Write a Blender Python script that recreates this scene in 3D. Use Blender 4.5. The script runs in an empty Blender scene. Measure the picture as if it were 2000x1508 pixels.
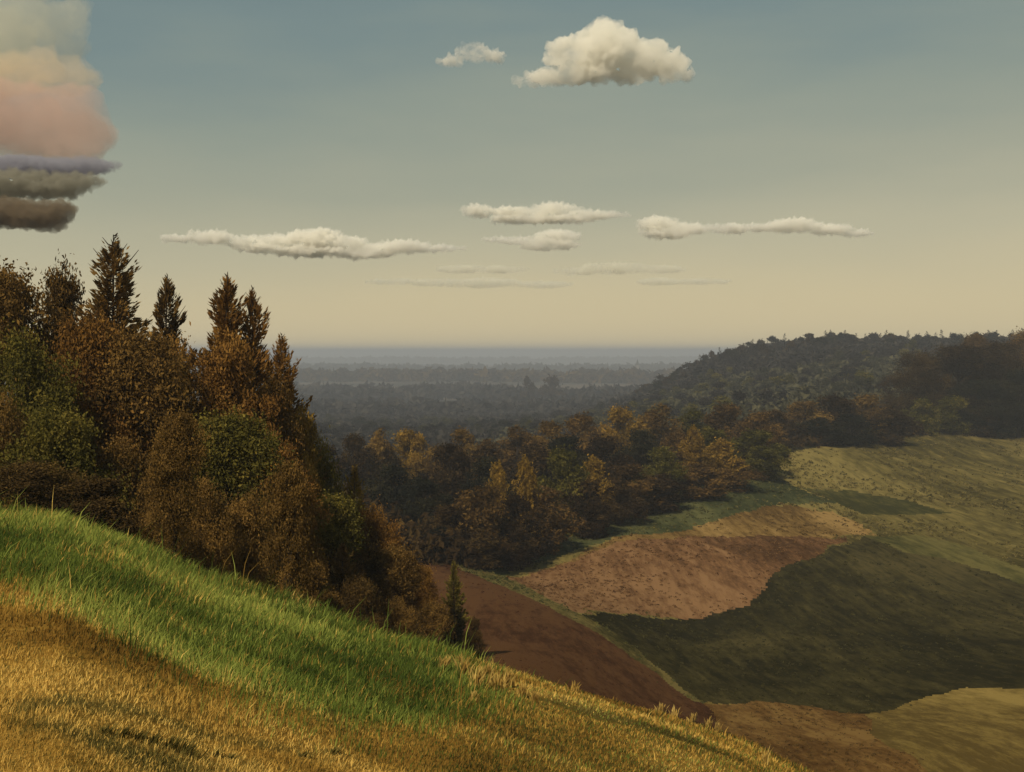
import bpy, math, random
import numpy as np
from mathutils import Vector

rng = np.random.default_rng(7)
random.seed(7)
SC = bpy.context.scene
COL = SC.collection
R = math.radians
F = 2145.0        # focal length, in pixels of the 2000 px wide photograph
HOR = 686.0       # its horizon row

def lin(r, g, b):
    f = lambda c: c / 12.92 if c <= 0.04045 else ((c + 0.055) / 1.055) ** 2.4
    return (f(r / 255), f(g / 255), f(b / 255), 1.0)

# ------------------------------------------------------------------ camera
cd = bpy.data.cameras.new('camera')
cam = bpy.data.objects.new('camera', cd)
COL.objects.link(cam)
cam.location = (0, 0, 0)
cam.rotation_euler = (R(90), 0, 0)
cd.sensor_width = 36.0
cd.lens = 36.0 * F / 2000.0
cd.shift_y = -(754 - HOR) / 2000.0
cd.clip_start = 0.1
cd.clip_end = 200000
SC.camera = cam

# ------------------------------------------------------------------ light
SUN_DIR = Vector((-0.42, -0.80, math.tan(R(44)) * 0.905)).normalized()
sun_el = math.asin(SUN_DIR.z)
sun_az = math.atan2(SUN_DIR.x, SUN_DIR.y)
ld = bpy.data.lights.new('sun', 'SUN')
ld.energy = 4.2
ld.angle = R(0.53)
ld.color = (1.0, 0.86, 0.62)
lo = bpy.data.objects.new('sun', ld)
COL.objects.link(lo)
lo.rotation_euler = SUN_DIR.to_track_quat('Z', 'Y').to_euler()

world = bpy.data.worlds.new("World")
SC.world = world
world.use_nodes = True
nt = world.node_tree
nt.nodes.clear()
N = nt.nodes.new
L = nt.links.new
w_out = N('ShaderNodeOutputWorld')
w_bg = N('ShaderNodeBackground')
w_bg.inputs['Strength'].default_value = 1.14
sky = N('ShaderNodeTexSky')
sky.sky_type = 'NISHITA'
sky.sun_disc = False
sky.sun_elevation = sun_el
sky.sun_rotation = sun_az
sky.dust_density = 3.0
tc = N('ShaderNodeTexCoord')
sep = N('ShaderNodeSeparateXYZ')
L(tc.outputs['Generated'], sep.inputs[0])
noi = N('ShaderNodeTexNoise'); noi.inputs['Scale'].default_value = 2.6; noi.inputs['Detail'].default_value = 5
mp = N('ShaderNodeMapping'); mp.inputs['Scale'].default_value = (1, 1, 4.5)
L(tc.outputs['Generated'], mp.inputs[0]); L(mp.outputs[0], noi.inputs[0])
def math_node(op, a, b, tree=None):
    socks = [v for v in (a, b) if isinstance(v, bpy.types.NodeSocket)]
    t = tree or (socks[0].id_data if socks else nt)
    m = t.nodes.new('ShaderNodeMath'); m.operation = op
    for i, v in enumerate((a, b)):
        if isinstance(v, (int, float)): m.inputs[i].default_value = v
        elif v is not None: t.links.new(v, m.inputs[i])
    return m.outputs[0]
wob = math_node('MULTIPLY', math_node('SUBTRACT', noi.outputs[0], 0.5), 0.16)
wob = math_node('MULTIPLY', wob, math_node('MULTIPLY', sep.outputs[2], 4.0))
side = math_node('MULTIPLY', math_node('MULTIPLY', sep.outputs[0], -0.34), sep.outputs[2])
elev = math_node('ADD', math_node('ADD', sep.outputs[2], wob), side)
ramp = N('ShaderNodeValToRGB')
cr = ramp.color_ramp
stops = [(0.0, lin(206, 189, 149)), (0.045, lin(196, 182, 145)), (0.09, lin(178, 171, 142)), (0.15, lin(154, 155, 134)),
         (0.21, lin(136, 144, 130)), (0.28, lin(114, 130, 127)), (0.40, lin(94, 113, 118)), (1.0, lin(78, 98, 112))]
cr.elements[0].position = stops[0][0]; cr.elements[0].color = stops[0][1]
cr.elements[1].position = stops[-1][0]; cr.elements[1].color = stops[-1][1]
for p, c in stops[1:-1]:
    e = cr.elements.new(p); e.color = c
L(elev, ramp.inputs[0])
nsc = N('ShaderNodeMix'); nsc.data_type = 'RGBA'; nsc.blend_type = 'MULTIPLY'
nsc.inputs[0].default_value = 1.0
L(sky.outputs[0], nsc.inputs[6]); nsc.inputs[7].default_value = (0.09, 0.09, 0.09, 1)
mx = N('ShaderNodeMix'); mx.data_type = 'RGBA'; mx.inputs[0].default_value = 0.92
L(nsc.outputs[2], mx.inputs[6]); L(ramp.outputs[0], mx.inputs[7])
L(mx.outputs[2], w_bg.inputs[0]); L(w_bg.outputs[0], w_out.inputs[0])

SC.view_settings.view_transform = 'Standard'
SC.view_settings.look = 'None'
SC.view_settings.exposure = 0.0
SC.view_settings.gamma = 1.0
SC.view_settings.use_curve_mapping = False
SC.render.engine = 'CYCLES'
cy = SC.cycles
cy.use_denoising = True
cy.max_bounces = 9
cy.diffuse_bounces = 3
cy.transmission_bounces = 3
cy.volume_bounces = 8
cy.transparent_max_bounces = 8
cy.caustics_reflective = cy.caustics_refractive = False

# ------------------------------------------------------------------ helpers
def tag(o, label=None, cat=None, group=None, kind=None):
    for k, v in (('label', label), ('category', cat), ('group', group), ('kind', kind)):
        if v: o[k] = v
    return o

def raw_mesh(name, verts, faces, mats=(), mat_idx=None, attrs=None, smooth=False):
    """verts (n,3), faces: (m,k) int array with constant k, or a list of such arrays"""
    if isinstance(faces, np.ndarray): faces = [faces]
    me = bpy.data.meshes.new(name)
    verts = np.asarray(verts, dtype=np.float32)
    me.vertices.add(len(verts)); me.vertices.foreach_set('co', verts.ravel())
    loops = np.concatenate([f.ravel() for f in faces]).astype(np.int32)
    tot = np.concatenate([np.full(len(f), f.shape[1], np.int32) for f in faces])
    start = np.concatenate([[0], np.cumsum(tot)[:-1]]).astype(np.int32)
    me.loops.add(len(loops)); me.loops.foreach_set('vertex_index', loops)
    me.polygons.add(len(tot)); me.polygons.foreach_set('loop_start', start)
    me.polygons.foreach_set('loop_total', tot)
    for m in mats: me.materials.append(m)
    if mat_idx is not None: me.polygons.foreach_set('material_index', np.asarray(mat_idx, np.int32))
    for k, (dom, val) in (attrs or {}).items():
        a = me.attributes.new(k, 'FLOAT', dom); a.data.foreach_set('value', np.asarray(val, np.float32))
    me.update(calc_edges=True)
    me.polygons.foreach_set('use_smooth', np.full(len(tot), bool(smooth)))
    return me

def link(name, data, parent=None):
    o = bpy.data.objects.new(name, data); COL.objects.link(o)
    if parent is not None: o.parent = parent
    return o

def hash2(ix, iy, s):
    n = (ix.astype(np.int64) * 374761393 + iy.astype(np.int64) * 668265263 + s * 974711) & 0x7fffffff
    n = ((n ^ (n >> 13)) * 1274126177) & 0x7fffffff
    return ((n ^ (n >> 16)) & 0xffff) / 65535.0

def vnoise(x, y, s=0):
    x = np.asarray(x, float); y = np.asarray(y, float)
    ix = np.floor(x); iy = np.floor(y); fx = x - ix; fy = y - iy
    fx = fx * fx * (3 - 2 * fx); fy = fy * fy * (3 - 2 * fy)
    a = hash2(ix, iy, s); b = hash2(ix + 1, iy, s); c = hash2(ix, iy + 1, s); d = hash2(ix + 1, iy + 1, s)
    return (a + (b - a) * fx) * (1 - fy) + (c + (d - c) * fx) * fy - 0.5

def fbm(x, y, s=0, o=4):
    t = 0; amp = 1.0
    for k in range(o):
        t = t + amp * vnoise(x * 2 ** k, y * 2 ** k, s + 17 * k); amp *= 0.5
    return t

def inpoly(X, Y, P):
    X = np.asarray(X, float); Y = np.asarray(Y, float)
    ins = np.zeros(X.shape, bool); n = len(P)
    for i in range(n):
        x1, y1 = P[i]; x2, y2 = P[(i + 1) % n]
        if y1 == y2: continue
        c = ((y1 > Y) != (y2 > Y)) & (X < (x2 - x1) * (Y - y1) / (y2 - y1) + x1)
        ins ^= c
    return ins

# ------------------------------------------------------------------ terrain
# heights are measured from the painter's eye (z = 0); columns: bearing, row seen, distance
def sz(py, Y): return -(py - HOR) / F * Y
CP = []
def cp(px, py, Y): CP.append((px, Y, sz(py, Y)))
def cz(px, Y, z): CP.append((px, Y, z))
for px, py, Y in [(1000, 1312, 65), (900, 1120, 130), (1100, 1200, 110), (1230, 1285, 96), (1350, 1372, 84), (1150, 1330, 74), (940, 1110, 150),
                  (1650, 1392, 88), (2000, 1350, 92), (2000, 1508, 62), (1700, 1508, 60), (1450, 1440, 70), (1500, 1375, 88),
                  (1900, 1250, 122), (1500, 1250, 125), (1340, 1213, 138), (1180, 1195, 128), (1680, 1052, 200), (1480, 1120, 165),
                  (1480, 990, 230), (1200, 1058, 185), (1000, 1118, 156), (1300, 1130, 158),
                  (1470, 942, 255), (1530, 892, 300), (1750, 862, 360), (2000, 832, 430), (1900, 1000, 240), (1780, 930, 290),
                  (1200, 1012, 208), (2000, 1150, 160), (2050, 930, 300), (1620, 960, 265)]:
    cp(px, py, Y)
# hidden or unseen ground
for px in (-600, 0, 400, 800, 1200, 1600, 2000, 2600):
    cz(px, 8, -22); cz(px, 20, -24)
    cz(px, 4000, -78); cz(px, 12000, -80); cz(px, 60000, -80)
for px, Y, z in [(-600, 50, -12), (-600, 120, -18), (-600, 400, -25), (-600, 1000, -50),
                 (100, 45, -11), (200, 60, -15.5), (200, 100, -23), (200, 160, -28), (0, 300, -34), (300, 420, -42), (100, 900, -60),
                 (600, 45, -14.5), (600, 60, -17), (600, 90, -22.5), (600, 150, -28), (850, 60, -18.6), (850, 80, -21.2), (950, 45, -18),
                 (1300, 45, -22), (1600, 45, -24), (2600, 60, -22), (2600, 120, -26), (2600, 250, -26), (2600, 430, -22),
                 (700, 230, -31), (1000, 260, -32), (1300, 300, -31), (700, 400, -42), (1000, 420, -42), (1250, 430, -38),
                 (600, 650, -54), (1000, 650, -52), (600, 900, -63), (1000, 900, -62), (1200, 750, -48),
                 (1500, 480, -28), (1700, 500, -24), (2000, 520, -20), (1300, 600, -36), (1500, 600, -26), (1750, 620, -17), (2000, 620, -12),
                 (1260, 850, -40), (1330, 900, -24), (1400, 920, -12), (1500, 930, -1), (1700, 940, 1.5), (2000, 900, 2.5), (2300, 900, 4), (2600, 900, 4),
                 (1500, 1150, -14), (1700, 1150, -14), (2000, 1150, -12), (1250, 1150, -56), (2000, 1700, -45), (1500, 1700, -60), (2600, 1700, -40),
                 (1000, 1700, -73), (500, 1700, -73), (0, 1700, -72)]:
    cz(px, Y, z)
CP = np.array(CP)
def tps_xy(px, Y): return np.stack([(np.asarray(px) - 1000) / 700.0, np.log(np.asarray(Y)) * 1.25], -1)
def tps_phi(d2): return 0.5 * d2 * np.log(d2 + 1e-9)
_P = tps_xy(CP[:, 0], CP[:, 1]); _n = len(_P)
_K = tps_phi(((_P[:, None] - _P[None]) ** 2).sum(-1)) + np.eye(_n) * 0.002
_A = np.zeros((_n + 3, _n + 3)); _A[:_n, :_n] = _K; _A[:_n, _n] = 1; _A[:_n, _n + 1:] = _P; _A[_n, :_n] = 1; _A[_n + 1:, :_n] = _P.T
_W = np.linalg.solve(_A, np.concatenate([CP[:, 2], [0, 0, 0]]))
def valley(px, Y):
    sh = np.shape(px); px = np.ravel(px); Y = np.ravel(Y)
    out = np.empty(len(px))
    for a in range(0, len(px), 40000):
        q = tps_xy(px[a:a + 40000], Y[a:a + 40000])
        d2 = (q[:, 0, None] - _P[None, :, 0]) ** 2 + (q[:, 1, None] - _P[None, :, 1]) ** 2
        out[a:a + 40000] = tps_phi(d2) @ _W[:_n] + _W[_n] + q @ _W[_n + 1:]
    return out.reshape(sh)

CREST = np.array([(-1500, 800), (-600, 930), (0, 1000), (120, 1003), (250, 1052), (400, 1122), (600, 1180), (750, 1240), (900, 1275), (1000, 1308),
                  (1200, 1362), (1300, 1390), (1450, 1436), (1560, 1490), (1700, 1565), (2000, 1700), (2600, 1900), (4000, 2200)], float)
CRD = 27.0
def fore(px, Y):
    pc = np.interp(px, CREST[:, 0], CREST[:, 1])
    u = (px - 1000) / F
    Yc = CRD + 1.6 * np.sin(px / 210.0) + np.clip((1000 - px) / 400.0, -2, 3)
    zc = -(pc - HOR) / F * Yc - 0.12
    t = np.clip(Y / Yc, 0, 1)
    z = -2.4 + (zc + 2.4) * t ** 0.97
    over = np.clip(Y - Yc, 0, None)
    return z + zc / Yc * over - 0.03 * np.minimum(over, 12) ** 2 - 0.62 * np.clip(over - 12, 0, None)

def bearing(X, Y):
    th = np.clip(np.arctan2(X, Y), -R(52), R(52))
    r = np.maximum(np.hypot(X, Y), 0.5)
    return 1000 + F * np.tan(th), r * np.cos(th)

def H(X, Y):
    X = np.asarray(X, float); Y = np.asarray(Y, float)
    px, D = bearing(X, Y)
    Dv = np.clip(D, 6, 70000)
    a = fore(px, D)
    b = valley(px, Dv)
    far = np.clip((D - 1400) / 1500, 0, 1)
    b = b + far * (34 * np.clip(fbm(X / 2300.0, Y / 1500.0, 5, 3) + 0.02, 0, 1)) * np.clip(1.6 - D / 9000.0, 0, 1)
    b = b + 1.1 * fbm(X / 46.0, Y / 46.0, 9, 4) * np.clip((D - 60) / 100, 0, 1) * np.clip(2 - D / 600, 0.0, 1)
    a = a + 0.10 * fbm(X / 3.5, Y / 3.5, 2, 4) * np.clip(D / 8, 0, 1)
    return np.maximum(a, b)

def zat(x, y): return float(H(np.array([x]), np.array([y]))[0])

_ys = np.exp(np.linspace(math.log(4), math.log(700), 1600))
def gp(px, py, Ymin=4.0):
    """first ground point met by the line of sight through (px, py) of the photograph, as world x, y"""
    ys = _ys[_ys >= Ymin]
    x = (px - 1000) / F * ys
    d = H(x, ys) - (-(py - HOR) / F * ys)
    i = np.argmax(d > 0)
    if d[i] <= 0: i = len(ys) - 1
    return float(x[i]), float(ys[i])
def gpoly(pts, Ymin=4.0): return [gp(a, b, Ymin) for a, b in pts]

# polar sheet of ground, fine where it is seen
th = np.concatenate([np.linspace(-180, -60, 16, endpoint=False), np.linspace(-60, -29, 24, endpoint=False),
                     np.linspace(-29, 29, 540, endpoint=False), np.linspace(29, 60, 24, endpoint=False), np.linspace(60, 180, 17)])
th = np.radians(th)
rr = np.concatenate([[0.4, 1, 2], np.exp(np.linspace(math.log(3), math.log(34), 130, endpoint=False)), np.exp(np.linspace(math.log(34), math.log(55), 22, endpoint=False)),
                     np.exp(np.linspace(math.log(55), math.log(450), 290, endpoint=False)), np.exp(np.linspace(math.log(450), math.log(60000), 130))])
TH, RR = np.meshgrid(th, rr)
GX = RR * np.sin(TH); GY = RR * np.cos(TH)
GZ = H(GX, GY)
nr, nc = TH.shape
idx = np.arange(nr * nc).reshape(nr, nc)
quads = np.stack([idx[:-1, :-1], idx[:-1, 1:], idx[1:, 1:], idx[1:, :-1]], -1)[..., ::-1].reshape(-1, 4)
V = np.stack([GX.ravel(), GY.ravel(), GZ.ravel()], -1)
FC = V[quads].mean(1)
fx, fy = FC[:, 0], FC[:, 1]
fpx, fD = bearing(fx, fy)
forem = (fore(fpx, fD) > valley(fpx, np.clip(fD, 6, 7e4)) - 1.0) & (fD < 60)

# ------------------------------------------------------------------ materials
def new_mat(name):
    m = bpy.data.materials.new(name); m.use_nodes = True
    t = m.node_tree; b = t.nodes['Principled BSDF']
    b.inputs['Roughness'].default_value = 0.9
    b.inputs['Specular IOR Level'].default_value = 0.0
    return m, t, b

def ramp_node(t, stops, fac):
    r = t.nodes.new('ShaderNodeValToRGB'); e = r.color_ramp.elements
    e[0].position, e[0].color = stops[0]; e[1].position, e[1].color = stops[-1]
    for p, c in stops[1:-1]:
        k = e.new(p); k.color = c
    t.links.new(fac, r.inputs[0]); return r.outputs[0]

def noise_node(t, scale, detail=5, stretch=(1, 1, 1), rough=0.6, rot=0.0, dist=0.0):
    g = t.nodes.new('ShaderNodeNewGeometry'); m = t.nodes.new('ShaderNodeMapping')
    m.inputs['Scale'].default_value = stretch; m.inputs['Rotation'].default_value = (0, 0, rot)
    n = t.nodes.new('ShaderNodeTexNoise'); n.inputs['Scale'].default_value = scale
    n.inputs['Detail'].default_value = detail; n.inputs['Roughness'].default_value = rough
    n.inputs['Distortion'].default_value = dist
    t.links.new(g.outputs['Position'], m.inputs[0]); t.links.new(m.outputs[0], n.inputs[0]); return n.outputs[0]

def mixc(t, f, a, b, mode='MIX'):
    m = t.nodes.new('ShaderNodeMix'); m.data_type = 'RGBA'; m.blend_type = mode
    for i, v in ((0, f), (6, a), (7, b)):
        if isinstance(v, (int, float)): m.inputs[i].default_value = v
        elif isinstance(v, tuple): m.inputs[i].default_value = v
        else: t.links.new(v, m.inputs[i])
    return m.outputs[2]

def bump(t, b, h, strength, dist):
    n = t.nodes.new('ShaderNodeBump'); n.inputs['Strength'].default_value = strength; n.inputs['Distance'].default_value = dist
    t.links.new(h, n.inputs['Height']); t.links.new(n.outputs[0], b.inputs['Normal'])

def field_mat(name, c1, c2, c3, big=0.03, fine=1.2, rot=0.0, furrow=0.0, bmp=0.5, tone=1.0):
    m, t, b = new_mat(name)
    c1, c2, c3 = [tuple(q * k for q in c[:3]) + (1,) for c, k in ((c1, .8), (c2, 1.12), (c3, 1.3))]
    n1 = noise_node(t, big * .6, 7, (1, 0.5, 1), 0.7, rot, .6)
    n2 = noise_node(t, fine, 8, (1, 0.22, 1), 0.8, rot * .4)
    n3 = noise_node(t, 0.5, 4, (1, 0.03, 1), 0.6, rot * .15 + furrow)
    s = math_node('ADD', math_node('MULTIPLY', n1, 0.56), math_node('MULTIPLY', n2, 0.30), t)
    s = math_node('ADD', s, math_node('MULTIPLY', n3, 0.14), t)
    col = ramp_node(t, [(0.445, c1), (0.5, c2), (0.555, c3)], s)
    t.links.new(col, b.inputs['Base Color'])
    bump(t, b, math_node('ADD', n2, math_node('MULTIPLY', n3, .6), t), bmp, 0.5)
    return m

M_floor = field_mat('forest_floor', (.02, .022, .01, 1), (.035, .03, .014, 1), (.05, .04, .018, 1), .05, .6)
M_strip = field_mat('clover_green', (.038, .045, .019, 1), (.058, .062, .025, 1), (.082, .080, .031, 1), .03, .7, 1.2)
M_red = field_mat('reddish_tilled_soil', (.078, .040, .017, 1), (.125, .064, .028, 1), (.18, .10, .046, 1), .025, .8, 1.0, 0.05)
M_tan = field_mat('pale_stubble', (.105, .062, .02, 1), (.155, .095, .031, 1), (.22, .14, .05, 1), .03, .9, 1.2)
M_dgreen = field_mat('dark_crop_green', (.024, .022, .010, 1), (.040, .034, .013, 1), (.062, .050, .019, 1), .02, .8, 0.15, 0.02)
M_brown = field_mat('dark_ploughed_soil', (.038, .019, .010, 1), (.054, .025, .012, 1), (.080, .039, .017, 1), .035, 1.0, 1.1, 0.15)
M_orange = field_mat('rusty_stubble', (.075, .038, .012, 1), (.12, .064, .02, 1), (.17, .10, .032, 1), .04, 1.2, 0.1, 0.05)
M_och = field_mat('ochre_grass', (.13, .088, .026, 1), (.17, .118, .034, 1), (.22, .155, .046, 1), .05, 1.0, 0.7)
M_yel = field_mat('olive_pasture', (.062, .052, .016, 1), (.108, .086, .027, 1), (.16, .125, .041, 1), .012, .45, 1.3)
M_lgreen = field_mat('fresh_crop_green', (.042, .042, .014, 1), (.070, .064, .020, 1), (.10, .085, .028, 1), .03, .7, 1.3)

def plain_mat():
    m, t, b = new_mat('distant_plain')
    n1 = noise_node(t, .0009, 6, (.35, 1.0, 1), 0.6)
    n2 = noise_node(t, .004, 5, (.3, 1.0, 1), 0.6)
    s = math_node('ADD', math_node('MULTIPLY', n1, 0.6), math_node('MULTIPLY', n2, 0.4), t)
    col = ramp_node(t, [(0.40, (.022, .032, .034, 1)), (0.5, (.05, .05, .045, 1)), (0.56, (.13, .10, .07, 1)), (0.66, (.2, .16, .10, 1))], s)
    t.links.new(col, b.inputs['Base Color']); return m
M_plain = plain_mat()

def meadow_mat():
    m, t, b = new_mat('meadow_ground')
    a = t.nodes.new('ShaderNodeAttribute'); a.attribute_name = 'green'
    d = t.nodes.new('ShaderNodeAttribute'); d.attribute_name = 'dark'
    n1 = noise_node(t, .5, 5, (1, .4, 1), .65, 1.1)
    n2 = noise_node(t, 5, 6, (1, .35, 1), .75, 1.1)
    s = math_node('ADD', math_node('MULTIPLY', n1, 0.5), math_node('MULTIPLY', n2, 0.5), t)
    dry = ramp_node(t, [(0.32, (.17, .085, .016, 1)), (0.5, (.30, .17, .032, 1)), (0.66, (.42, .26, .06, 1))], s)
    grn = ramp_node(t, [(0.32, (.05, .07, .012, 1)), (0.5, (.085, .12, .02, 1)), (0.66, (.15, .18, .035, 1))], s)
    col = mixc(t, a.outputs['Fac'], dry, grn)
    col = mixc(t, d.outputs['Fac'], col, (.07, .062, .018, 1))
    t.links.new(col, b.inputs['Base Color']); bump(t, b, n2, .6, .08); return m
M_meadow = meadow_mat()

# ------------------------------------------------------------------ fields, cut from the sheet
M_verge = field_mat('verge_grass', (.05, .045, .016, 1), (.085, .068, .022, 1), (.13, .10, .034, 1), .1, 1.5)
regions = [
    ('grass_verge', M_verge, gpoly([(880, 1094), (960, 1120), (1040, 1150), (1112, 1190), (1200, 1236), (1262, 1280), (1330, 1335), (1378, 1374), (1360, 1374), (1300, 1326), (1242, 1284), (1180, 1243), (1100, 1202), (1030, 1168), (955, 1136), (880, 1104)], 80)),
    ('clover_strip', M_strip, gpoly([(950, 1128), (1000, 1112), (1200, 1052), (1330, 1036), (1480, 990), (1560, 984), (1640, 985), (1560, 955), (1500, 925), (1400, 935), (1300, 955), (1100, 1010), (985, 1060), (900, 1095)], 100)),
    ('stubble_band', M_tan, gpoly([(975, 1124), (1200, 1052), (1330, 1036), (1480, 990), (1560, 988), (1640, 1004), (1720, 1045), (1600, 1052), (1480, 1046), (1200, 1062)], 100)),
    ('ploughed_hollow', M_red, gpoly([(975, 1124), (1200, 1060), (1480, 1044), (1660, 1052), (1600, 1078), (1500, 1122), (1470, 1182), (1340, 1213), (1290, 1206), (1230, 1200), (1112, 1192), (1040, 1160)], 100)),
    ('young_crop', M_lgreen, gpoly([(1690, 1048), (1790, 1045), (1900, 1070), (1990, 1110), (2150, 1140), (2150, 1180), (1960, 1125), (1850, 1095), (1760, 1078)], 100)),
    ('clover_patch', M_lgreen, gpoly([(1560, 950), (1660, 958), (1780, 980), (1850, 1002), (1700, 1008), (1640, 986), (1600, 970)], 100)),
    ('valley_field', M_dgreen, gpoly([(1105, 1193), (1230, 1202), (1340, 1213), (1470, 1182), (1500, 1122), (1600, 1078), (1700, 1050), (1850, 1090), (1960, 1125), (2200, 1180),
                                      (2200, 1335), (1900, 1345), (1780, 1372), (1700, 1393), (1600, 1382), (1500, 1372), (1370, 1373), (1250, 1283)], 80)),
    ('ploughed_field', M_brown, gpoly([(820, 1090), (900, 1105), (960, 1132), (1105, 1193), (1250, 1283), (1368, 1374)], 80)
        + [(14, 70), (6, 46), (-12, 42), (-16, 90)]),
    ('stubble_field', M_orange, gpoly([(1368, 1374), (1500, 1370), (1600, 1381), (1700, 1394), (1720, 1440), (1780, 1508)], 55) + [(18, 45), (6, 40), (12, 66)]),
]
asg = np.full(len(fx), -1)
_k = fD / 150.0
wx = fx + 1.6 * fbm(fx / 9, fy / 9, 31, 3) + .35 * _k * fbm(fx / .9, fy / 2.0, 41, 2); wy = fy + 3.2 * fbm(fx / 9, fy / 12, 57, 3) + 1.1 * _k * fbm(fx / .9, fy / 2.0, 43, 2)
for i, (n_, m_, P_) in enumerate(regions):
    q = inpoly(wx, wy, P_) & (asg < 0) & ~forem & (fD > 45)
    asg[q] = i
# the wooded parts: everything beyond the field edge
EDGE = gpoly([(940, 1112), (1010, 1065), (1100, 1015), (1300, 960), (1450, 935), (1530, 888), (1640, 868), (1750, 858), (1860, 842), (2000, 830)], 120)
EDGE = [(-420, 44), (-30, 44), (-13, 60), (-9, 110)] + EDGE + [(260, 470), (420, 520), (420, 1500), (-420, 1500)]
wood = inpoly(fx, fy, EDGE) & (asg < 0) & ~forem
far = (asg < 0) & ~forem & ~wood & (fD > 900)
rest = (asg < 0) & ~forem & ~wood & ~far

# what is green and what is dry on the near slope
GREEN = gpoly([(-300, 1075), (0, 1110), (100, 1150), (200, 1235), (330, 1290), (450, 1335), (560, 1385), (700, 1415), (850, 1395), (960, 1375), (900, 1320), (930, 1290)]) \
    + [(-1.4, 29.5), (-4, 40), (-40, 40), (-40, 18)]
DARKS = [gpoly([(20, 1395), (150, 1425), (330, 1480), (500, 1540), (330, 1530), (200, 1470), (60, 1425)]),
         gpoly([(30, 1375), (280, 1385), (500, 1445), (640, 1478), (480, 1455), (280, 1400), (80, 1392)]),
         gpoly([(1000, 1350), (1130, 1380), (1350, 1440), (1450, 1490), (1300, 1440), (1130, 1396)])]
DGREEN = [gpoly([(150, 1120), (300, 1150), (420, 1200), (520, 1240), (470, 1260), (330, 1220), (200, 1170)]), gpoly([(620, 1240), (760, 1270), (880, 1310), (860, 1340), (720, 1310)]), gpoly([(560, 1260), (700, 1290), (860, 1330), (860, 1380), (700, 1370), (600, 1345), (420, 1250), (400, 1215)])]
def soft(P, X, Y, jit, n=8):
    s = 0
    for k in range(n):
        s = s + inpoly(X + jit * 2 * fbm(X / (jit * 2), Y / (jit * 2), 100 + k * 7, 2), Y + jit * 3 * fbm(X / (jit * 2), Y / (jit * 2), 300 + k * 5, 2), P)
    return s / n

def submesh(name, mask, mat, attrs=None):
    q = quads[mask]; used, inv = np.unique(q, return_inverse=True)
    me = raw_mesh(name, V[used], inv.reshape(-1, 4), [mat], smooth=True,
                  attrs={k: ('POINT', v(V[used][:, 0], V[used][:, 1])) for k, v in (attrs or {}).items()})
    return tag(link(name, me), kind='structure')
def f_green(x, y): return soft(GREEN, x, y, .5)
def f_dark(x, y): return np.clip(sum(soft(P, x, y, .15) for P in DARKS), 0, 1) * .8
submesh('meadow', forem, M_meadow, {'green': f_green, 'dark': f_dark})
for i, (n_, m_, P_) in enumerate(regions):
    if (asg == i).any(): submesh(n_, asg == i, m_)
submesh('forest_floor', wood, M_floor)
submesh('plain', far, M_plain)
nearr = rest & (fD < 100); submesh('rough_pasture', nearr, M_och)
submesh('pasture', rest & ~nearr, M_yel)

# ------------------------------------------------------------------ foliage
def leaf_mat(name, c1, c2, c3, trans=0.25):
    m = bpy.data.materials.new(name); m.use_nodes = True; t = m.node_tree; t.nodes.clear()
    a = t.nodes.new('ShaderNodeAttribute'); a.attribute_name = 'tint'
    oi = t.nodes.new('ShaderNodeObjectInfo')
    s = math_node('ADD', math_node('MULTIPLY', a.outputs['Fac'], 0.75), math_node('MULTIPLY', oi.outputs['Random'], 0.25), t)
    c1, c2, c3 = [tuple(q * k for q in c_[:3]) + (1,) for c_, k in ((c1, 1.1), (c2, 1.35), (c3, 1.5))]
    c = ramp_node(t, [(0.12, c1), (0.5, c2), (0.88, c3)], s)
    d = t.nodes.new('ShaderNodeBsdfDiffuse'); tr = t.nodes.new('ShaderNodeBsdfTranslucent')
    t.links.new(c, d.inputs[0]); t.links.new(c, tr.inputs[0])
    mx_ = t.nodes.new('ShaderNodeMixShader'); mx_.inputs[0].default_value = trans
    o = t.nodes.new('ShaderNodeOutputMaterial')
    t.links.new(d.outputs[0], mx_.inputs[1]); t.links.new(tr.outputs[0], mx_.inputs[2]); t.links.new(mx_.outputs[0], o.inputs[0])
    return m
NEAR = {}
LM = {
    'rust':  leaf_mat('rust_foliage', (.055, .034, .011, 1), (.105, .063, .018, 1), (.17, .108, .028, 1)),
    'brown': leaf_mat('brown_foliage', (.042, .026, .010, 1), (.078, .046, .015, 1), (.13, .077, .022, 1)),
    'olive': leaf_mat('olive_foliage', (.035, .034, .008, 1), (.065, .058, .012, 1), (.11, .088, .018, 1)),
    'gold':  leaf_mat('golden_foliage', (.09, .055, .010, 1), (.16, .098, .017, 1), (.25, .15, .028, 1)),
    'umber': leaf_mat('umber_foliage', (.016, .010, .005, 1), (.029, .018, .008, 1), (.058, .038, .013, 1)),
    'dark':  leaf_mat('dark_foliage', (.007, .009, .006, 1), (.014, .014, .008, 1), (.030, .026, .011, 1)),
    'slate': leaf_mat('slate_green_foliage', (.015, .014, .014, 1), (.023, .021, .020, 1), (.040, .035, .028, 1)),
    'moss':  leaf_mat('moss_green_foliage', (.030, .031, .020, 1), (.046, .045, .027, 1), (.075, .068, .036, 1)),
}
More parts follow.
